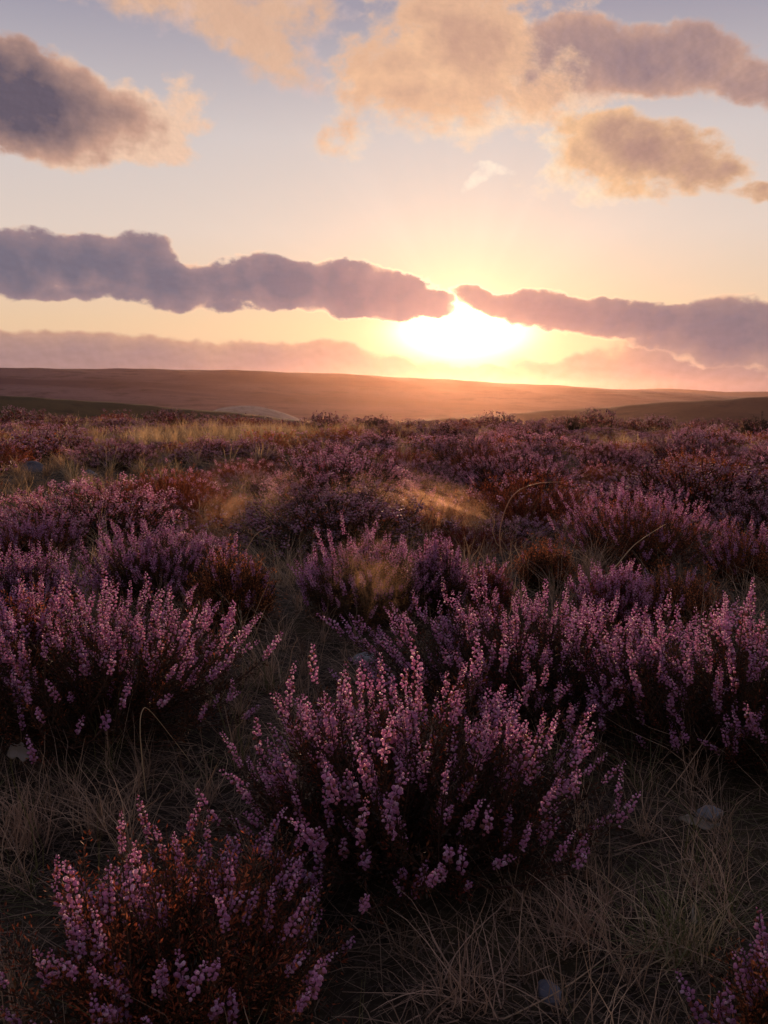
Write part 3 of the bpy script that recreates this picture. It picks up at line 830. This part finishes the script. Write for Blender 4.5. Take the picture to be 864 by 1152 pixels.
mist(262, 566, 110, 150, 5.9, 2.2, 'leftmost warm wisp of mist rising over the moor behind the rusty flowerless bush', 1, 0.5)
mist(312, 566, 130, 130, 6.1, 2.0, 'taller wisp of mist curling up between the leftmost wisp and the long one', 6, -0.5)
mist(384, 556, 160, 60, 6.3, 1.8, 'short flat wisp of mist above the compact lilac bush', 2, -0.3)
mist(490, 566, 230, 90, 6.0, 1.9, 'longest amber mist wisp trailing off beyond the narrow purple bush', 3, 0.28)
mist(415, 655, 150, 210, 3.25, 1.9, 'faint warm mist hanging in front of the compact lilac bush', 4, 0.3)

import bmesh
HZ = 0.000031
bm = bmesh.new(); bmesh.ops.create_cube(bm, size=1.0)
me = bpy.data.meshes.new('haze'); bm.to_mesh(me); bm.free()
m, t, out = new_mat('haze')
pv = t.node('ShaderNodeVolumePrincipled'); pv.inputs['Color'].default_value = (1.0, 0.60, 0.42, 1); pv.inputs['Density'].default_value = HZ; pv.inputs['Anisotropy'].default_value = 0.86
t.l.new(pv.outputs[0], out.inputs['Volume']); me.materials.append(m)
hz = link('haze', me, loc=(0, 1450, 1)); hz.scale = (7000, 4900, 104)
tag(hz, 'pale warm haze lying over the moor and hills', 'haze', kind='stuff')

# ------------------------------------------------------------------ sky, clouds and sun
SUN_PX = (520, 372)
saz, sel = azel(*SUN_PX)
sdir = Vector((math.sin(saz) * math.cos(sel), math.cos(saz) * math.cos(sel), math.sin(sel)))

w = bpy.data.worlds.new('World'); bpy.context.scene.world = w; w.use_nodes = True
w.node_tree.nodes.clear(); t = NT(w.node_tree)
out = t.node('ShaderNodeOutputWorld'); bg = t.node('ShaderNodeBackground'); t.l.new(bg.outputs[0], out.inputs[0])
tc = t.node('ShaderNodeTexCoord'); D = tc.outputs['Generated']
sp = t.node('ShaderNodeSeparateXYZ'); t.l.new(D, sp.inputs[0])
AZ = t.m('MULTIPLY', t.m('ARCTAN2', sp.outputs[0], sp.outputs[1]), 57.2958)
EL = t.m('MULTIPLY', t.m('ARCSINE', sp.outputs[2]), 57.2958)
GA = t.m('MULTIPLY', t.m('ARCCOSINE', t.m('MINIMUM', t.vm('DOT_PRODUCT', D, tuple(sdir)), 1.0)), 57.2958)  # degrees from the sun
sky = t.node('ShaderNodeTexSky', sky_type='NISHITA'); sky.sun_disc = False
sky.sun_elevation = sel; sky.sun_rotation = saz; sky.altitude = 300; sky.dust_density = 2.0

def scaled(c, k): return t.vm('SCALE', c, scale=k)
def addc(*cs):
    r = cs[0]
    for c_ in cs[1:]: r = t.vm('ADD', r, c_)
    return r
def constc(c):
    n = t.node('ShaderNodeCombineXYZ')
    for i in range(3): n.inputs[i].default_value = c[i]
    return n.outputs[0]
def ex(x, s): return t.m('EXPONENT', t.m('MULTIPLY', x, -1.0 / s))

elf = t.m('DIVIDE', EL, 90.0, clamp=True)
grad = t.ramp(elf, [(0.0, srgb(220, 178, 156)), (4 / 90, srgb(226, 194, 162)), (9 / 90, srgb(219, 202, 192)), (14 / 90, srgb(204, 195, 195)), (20.5 / 90, srgb(153, 149, 166)), (35 / 90, srgb(150, 156, 186)), (1.0, srgb(122, 134, 176))])
base = addc(grad, scaled(sky.outputs[0], 0.006))
# the side of the sky away from the sun is dimmer
away = t.ss(GA, 40.0, 120.0, 1.0, 0.52)
base = scaled(base, away)
low = t.ss(EL, 18.0, 0.0)
glow = addc(scaled(constc((1.0, 0.62, 0.26)), t.m('MULTIPLY', ex(GA, 8.0), 0.07)),
            scaled(constc((1.0, 0.60, 0.20)), t.m('ADD', t.m('MULTIPLY', ex(GA, 3.0), 0.32), t.m('MULTIPLY', ex(GA, 1.5), 1.2))))
# faint shafts fanning out from the sun
dx = t.m('SUBTRACT', AZ, math.degrees(saz)); dy = t.m('SUBTRACT', EL, math.degrees(sel))
ge = t.m('ADD', t.m('POWER', t.m('DIVIDE', t.m('ABSOLUTE', dx), 2.7), 2.0), t.m('POWER', t.m('DIVIDE', t.m('ABSOLUTE', dy), 1.05), 2.0))
core = scaled(constc((1.0, 0.78, 0.46)), t.m('MULTIPLY', t.m('EXPONENT', t.m('MULTIPLY', ge, -1.0)), 6.0))
fan = t.m('ARCTAN2', dy, dx)
cf = t.node('ShaderNodeCombineXYZ'); t.l.new(t.m('MULTIPLY', fan, 1.0), cf.inputs[0])
ray = t.ss(t.noise(cf.outputs[0], 2.6, 3, 0.6), 0.42, 0.62, -0.5, 0.5)
ray = t.m('MULTIPLY', ray, t.m('MULTIPLY', t.ss(GA, 1.5, 6.0), ex(GA, 9.0)))
base = addc(base, glow)
base = scaled(base, t.m('ADD', 1.0, t.m('MULTIPLY', ray, 0.055)))

# cloud coordinates (degrees on the sky), gently warped
cv = t.node('ShaderNodeCombineXYZ'); t.l.new(AZ, cv.inputs[0]); t.l.new(EL, cv.inputs[1])
warp = t.vm('SUBTRACT', t.noise(cv.outputs[0], 0.28, 3, 0.55, color=True), (0.5, 0.5, 0.5))
wv = t.vm('ADD', cv.outputs[0], t.vm('MULTIPLY', warp, (2.6, 2.0, 0)))
ws = t.node('ShaderNodeSeparateXYZ'); t.l.new(wv, ws.inputs[0])
DEGPX = math.degrees(1 / FPX)
def field(blobs, u, v):
    acc = None
    for (px, py, a, b, rot, wt) in blobs:
        az0, el0 = azel(px, py)
        c_, s_ = math.cos(R_(rot)), math.sin(R_(rot))   # rot > 0 : falls to the right in the picture
        du = t.m('SUBTRACT', u, math.degrees(az0)); dv = t.m('SUBTRACT', v, math.degrees(el0))
        p_ = t.m('ADD', t.m('MULTIPLY', du, c_ / (a * DEGPX)), t.m('MULTIPLY', dv, -s_ / (a * DEGPX)))
        q_ = t.m('ADD', t.m('MULTIPLY', du, s_ / (b * DEGPX)), t.m('MULTIPLY', dv, c_ / (b * DEGPX)))
        rr = t.m('ADD', t.m('MULTIPLY', p_, p_), t.m('MULTIPLY', q_, q_))
        f = t.m('MULTIPLY_ADD', rr, -wt, wt)
        acc = f if acc is None else t.m('SMOOTH_MAX', acc, f, 0.25)
    return t.m('MAXIMUM', acc, -1.5)

def puff(vec, scale, seed):
    mp = t.node('ShaderNodeMapping'); mp.inputs['Location'].default_value = (seed * 7.7, seed * 3.3, seed); mp.inputs['Scale'].default_value = (0.75, 1.15, 1)
    t.l.new(vec, mp.inputs[0])
    nn = t.node('ShaderNodeTexNoise', noise_dimensions='2D'); nn.inputs['Scale'].default_value = scale; nn.inputs['Detail'].default_value = 7; nn.inputs['Roughness'].default_value = 0.64
    t.l.new(mp.outputs[0], nn.inputs['Vector']); n = nn.outputs['Fac']
    vo = t.node('ShaderNodeTexVoronoi', voronoi_dimensions='2D', feature='SMOOTH_F1'); vo.inputs['Scale'].default_value = scale * 2.2; vo.inputs['Smoothness'].default_value = 0.6
    t.l.new(mp.outputs[0], vo.inputs['Vector'])
    return t.m('ADD', t.m('MULTIPLY', t.m('SUBTRACT', n, 0.5), 3.0), t.m('MULTIPLY', t.m('SUBTRACT', 0.42, vo.outputs['Distance']), 0.55))
N1 = puff(cv.outputs[0], 0.46, 1)
# same clumps seen a little towards the sun: the difference tells the lit side of each clump
sd = t.vm('SUBTRACT', (0, 0, 0), cv.outputs[0])
tosun = t.vm('NORMALIZE', t.vm('ADD', sd, (math.degrees(saz), math.degrees(sel), 0)))
N2 = puff(cv.outputs[0], 1.05, 5)
N2b = puff(t.vm('ADD', cv.outputs[0], t.vm('ADD', t.vm('SCALE', tosun, scale=0.20), (-0.05, 0.16, 0))), 1.05, 5)
BIL = t.m('SUBTRACT', N2, N2b)
def soft(vec):
    nn = t.node('ShaderNodeTexNoise', noise_dimensions='2D'); nn.inputs['Scale'].default_value = 0.30; nn.inputs['Detail'].default_value = 4; nn.inputs['Roughness'].default_value = 0.5
    t.l.new(vec, nn.inputs['Vector']); return t.m('MULTIPLY', nn.outputs['Fac'], 4.0)
LIT = t.m('SUBTRACT', soft(cv.outputs[0]), soft(t.vm('ADD', cv.outputs[0], t.vm('SCALE', tosun, scale=0.9))))

def layer(under, blobs, amp, e0, e1, thick, edge, mid, dark, rimk, litk=0.5, opac=1.0, body=0.35, fine=0.12, bil=0.12, g=0.0):
    f = field(blobs, ws.outputs[0], ws.outputs[1])
    d = t.m('MULTIPLY_ADD', N2, fine, t.m('MULTIPLY_ADD', N1, amp, f))
    a = t.m('MULTIPLY', t.ss(d, e0, e1), opac)
    # optical depth drives colour: mostly the smooth body of the cloud, a little of its fine clumps
    dd = t.m('ADD', t.m('MULTIPLY_ADD', N1, amp * body, f), t.m('SUBTRACT', 0.10, t.m('MULTIPLY', LIT, litk)))
    if g:
        cx_ = sum(q[0] for q in blobs) / len(blobs); cy_ = sum(q[1] for q in blobs) / len(blobs)
        gc = math.degrees(math.acos(pix_dir(cx_, cy_).dot(sdir)))
        dd = t.m('ADD', dd, t.m('MULTIPLY', t.m('SUBTRACT', GA, gc), g / 4.0))
    x = t.m('DIVIDE', t.m('MINIMUM', dd, t.m('ADD', d, 0.25)), thick, clamp=True)
    near = ex(GA, 9.0)
    col = t.ramp(x, [(0.0, edge), (0.25, mid), (0.55, tuple(0.5 * (p_ + q_) for p_, q_ in zip(mid, dark))), (1.0, dark)])
    col = addc(scaled(col, t.m('ADD', 0.94, t.m('MULTIPLY', near, 0.12))), scaled(constc((1.0, 0.50, 0.22)), t.m('MULTIPLY', ex(GA, 4.0), 0.12)))
    col = scaled(col, t.m('ADD', 1.0, t.m('MULTIPLY', BIL, bil)))
    thin = t.m('SUBTRACT', 1.0, t.ss(d, 0.0, 0.30))
    rim = scaled(constc((1.0, 0.70, 0.38)), t.m('MULTIPLY', t.m('MULTIPLY', thin, rimk), t.m('MULTIPLY', ex(GA, 5.5), 2.6)))
    col = addc(col, rim)
    return t.mix(a, under, col)

# high cloud of the whole sky outside the picture, from plain noise
hm = t.node('ShaderNodeMapping'); hm.inputs['Scale'].default_value = (1.6, 1.6, 4.0); t.l.new(D, hm.inputs[0])
hn = t.noise(hm.outputs[0], 1.6, 6, 0.55)
outside = t.m('MAXIMUM', t.ss(t.m('ABSOLUTE', AZ), 26.0, 34.0), t.ss(EL, 24.5, 33.0))
cl = t.mix(t.ss(hn, 0.5, 0.75), srgb(205, 170, 160), srgb(120, 104, 118))
cl = scaled(cl, away)
base = t.mix(t.m('MULTIPLY', t.ss(hn, 0.50, 0.62), t.m('MULTIPLY', outside, t.ss(EL, 0.0, 8.0, 0, 0.8))), base, cl)

top = [(10, 108, 150, 56, 12, 1.35), (130, 132, 90, 38, 20, 0.95), (205, 128, 30, 36, 60, 0.3), (-120, 70, 160, 60, 8, 1.0)]
peach = [(225, -8, 160, 46, 8, 0.75), (285, 40, 90, 40, 25, 0.65), (335, 78, 40, 20, 20, 0.3), (130, -30, 80, 30, 0, 0.4)]
bigl = [(450, 80, 84, 66, -25, 0.85), (525, 60, 90, 74, 0, 1.0), (400, 140, 55, 30, -30, 0.4), (500, 130, 85, 34, 0, 0.5), (540, -30, 130, 50, 0, 0.7), (600, 100, 70, 46, 0, 0.5)]
bigr = [(630, 68, 110, 50, 4, 1.2), (735, 66, 110, 38, 4, 1.1), (860, 92, 90, 26, 10, 0.7), (960, 80, 90, 40, 0, 0.7)]
small = [(705, 168, 100, 40, 8, 1.05), (640, 200, 60, 20, 0, 0.40), (785, 190, 56, 30, 12, 0.65), (700, 208, 100, 20, 0, 0.40), (852, 216, 34, 11, 0, 0.6)]
wisp = [(543, 198, 18, 7, -25, 0.22), (552, 189, 14, 6, 35, 0.2), (566, 194, 12, 5, -10, 0.15)]
bank1 = [(-40, 292, 160, 36, 3, 1.3), (90, 294, 130, 34, 4, 1.3), (160, 278, 36, 20, 0, 0.7), (205, 318, 120, 28, 4, 1.2), (330, 320, 110, 34, 4, 1.3), (415, 332, 84, 32, 4, 1.3), (470, 340, 40, 20, 10, 0.9), (262, 347, 40, 8, 0, 0.5), (90, 326, 130, 12, 2, 0.8)]
bank2 = [(548, 338, 52, 17, 12, 1.1), (625, 353, 84, 22, 8, 1.25), (720, 362, 90, 24, 2, 1.25), (830, 372, 110, 36, 2, 1.3), (960, 385, 120, 42, 0, 1.3), (790, 392, 90, 18, 8, 0.7)]
veil = [(-60, 404, 240, 36, 0, 1.3), (110, 406, 210, 34, 1, 1.3), (300, 410, 170, 28, 1, 1.1), (420, 418, 110, 22, 0, 0.7), (700, 428, 150, 34, 0, 1.0), (860, 420, 190, 60, 0, 1.6), (620, 414, 70, 14, 10, 0.5), (525, 426, 110, 15, 2, 0.9)]

c = base
c = layer(c, veil, 0.20, -0.05, 0.40, 1.3, srgb(236, 192, 156), srgb(202, 156, 136), srgb(160, 130, 134), 0.15, 0.1, 0.90)
c = addc(c, core)
c = layer(c, wisp, 0.22, 0.0, 0.35, 2.0, srgb(255, 240, 222), srgb(255, 236, 214), srgb(245, 220, 200), 0.1, 0.2, 0.85)
c = layer(c, peach, 0.42, -0.05, 0.65, 2.2, srgb(224, 196, 192), srgb(230, 186, 156), srgb(214, 166, 140), 0.3, 0.45, 0.92)
c = layer(c, top, 0.42, -0.05, 0.42, 1.40, srgb(240, 202, 176), srgb(204, 162, 144), srgb(104, 94, 108), 0.3, 0.30, g=0.50)
c = layer(c, bigr, 0.42, -0.05, 0.50, 1.35, srgb(236, 202, 180), srgb(208, 166, 148), srgb(150, 128, 136), 0.3, 0.35, g=0.35)
c = layer(c, bigl, 0.46, -0.05, 0.60, 2.2, srgb(250, 218, 190), srgb(242, 194, 158), srgb(176, 136, 130), 0.3, 0.5, g=0.4)
c = layer(c, small, 0.42, -0.05, 0.50, 1.5, srgb(252, 224, 194), srgb(242, 194, 152), srgb(160, 126, 126), 0.3, 0.3, g=0.55)
c = layer(c, bank2, 0.40, -0.06, 0.48, 1.2, srgb(242, 196, 164), srgb(174, 142, 138), srgb(132, 118, 130), 1.6, 0.4, fine=0.22, bil=0.07)
c = layer(c, bank1, 0.42, -0.05, 0.40, 1.3, srgb(240, 196, 168), srgb(164, 138, 142), srgb(120, 114, 130), 1.6, 0.5, fine=0.22, bil=0.07)
# below the horizon: dim earth
c = t.mix(t.ss(EL, -0.5, -3.0), c, (0.05, 0.035, 0.03))
t.l.new(c, bg.inputs[0]); bg.inputs[1].default_value = 1.0
w.cycles.sampling_method = 'MANUAL'; w.cycles.sample_map_resolution = 1024

sl = bpy.data.lights.new('sun', 'SUN'); sl.energy = 4.6; sl.angle = R_(1.2); sl.color = (1.0, 0.58, 0.34)
so = bpy.data.objects.new('sun', sl); COL.objects.link(so)
so.rotation_euler = (-sdir).to_track_quat('-Z', 'Y').to_euler(); so.location = (0, 0, 30)

# ------------------------------------------------------------------ camera and settings
cam = bpy.data.cameras.new('camera'); co = bpy.data.objects.new('camera', cam); COL.objects.link(co)
co.location = (0, 0, CAMH); co.rotation_euler = (R_(90) - PITCH, 0, 0)
cam.sensor_fit = 'VERTICAL'; cam.sensor_height = 24.0; cam.lens = 24.0 * FPX / 1152.0
cam.clip_start = 0.05; cam.clip_end = 30000
sc = bpy.context.scene; sc.camera = co
cam.dof.use_dof = True; cam.dof.focus_distance = 2.6; cam.dof.aperture_fstop = 14.0
sc.render.engine = 'CYCLES'
sc.view_settings.view_transform = 'Standard'; sc.view_settings.look = 'None'; sc.view_settings.exposure = 0.0; sc.view_settings.gamma = 1.0
sc.cycles.use_denoising = True
sc.cycles.max_bounces = 6; sc.cycles.diffuse_bounces = 3; sc.cycles.transmission_bounces = 4; sc.cycles.volume_bounces = 0; sc.cycles.transparent_max_bounces = 8
sc.cycles.volume_step_rate = 1.0; sc.cycles.volume_max_steps = 128
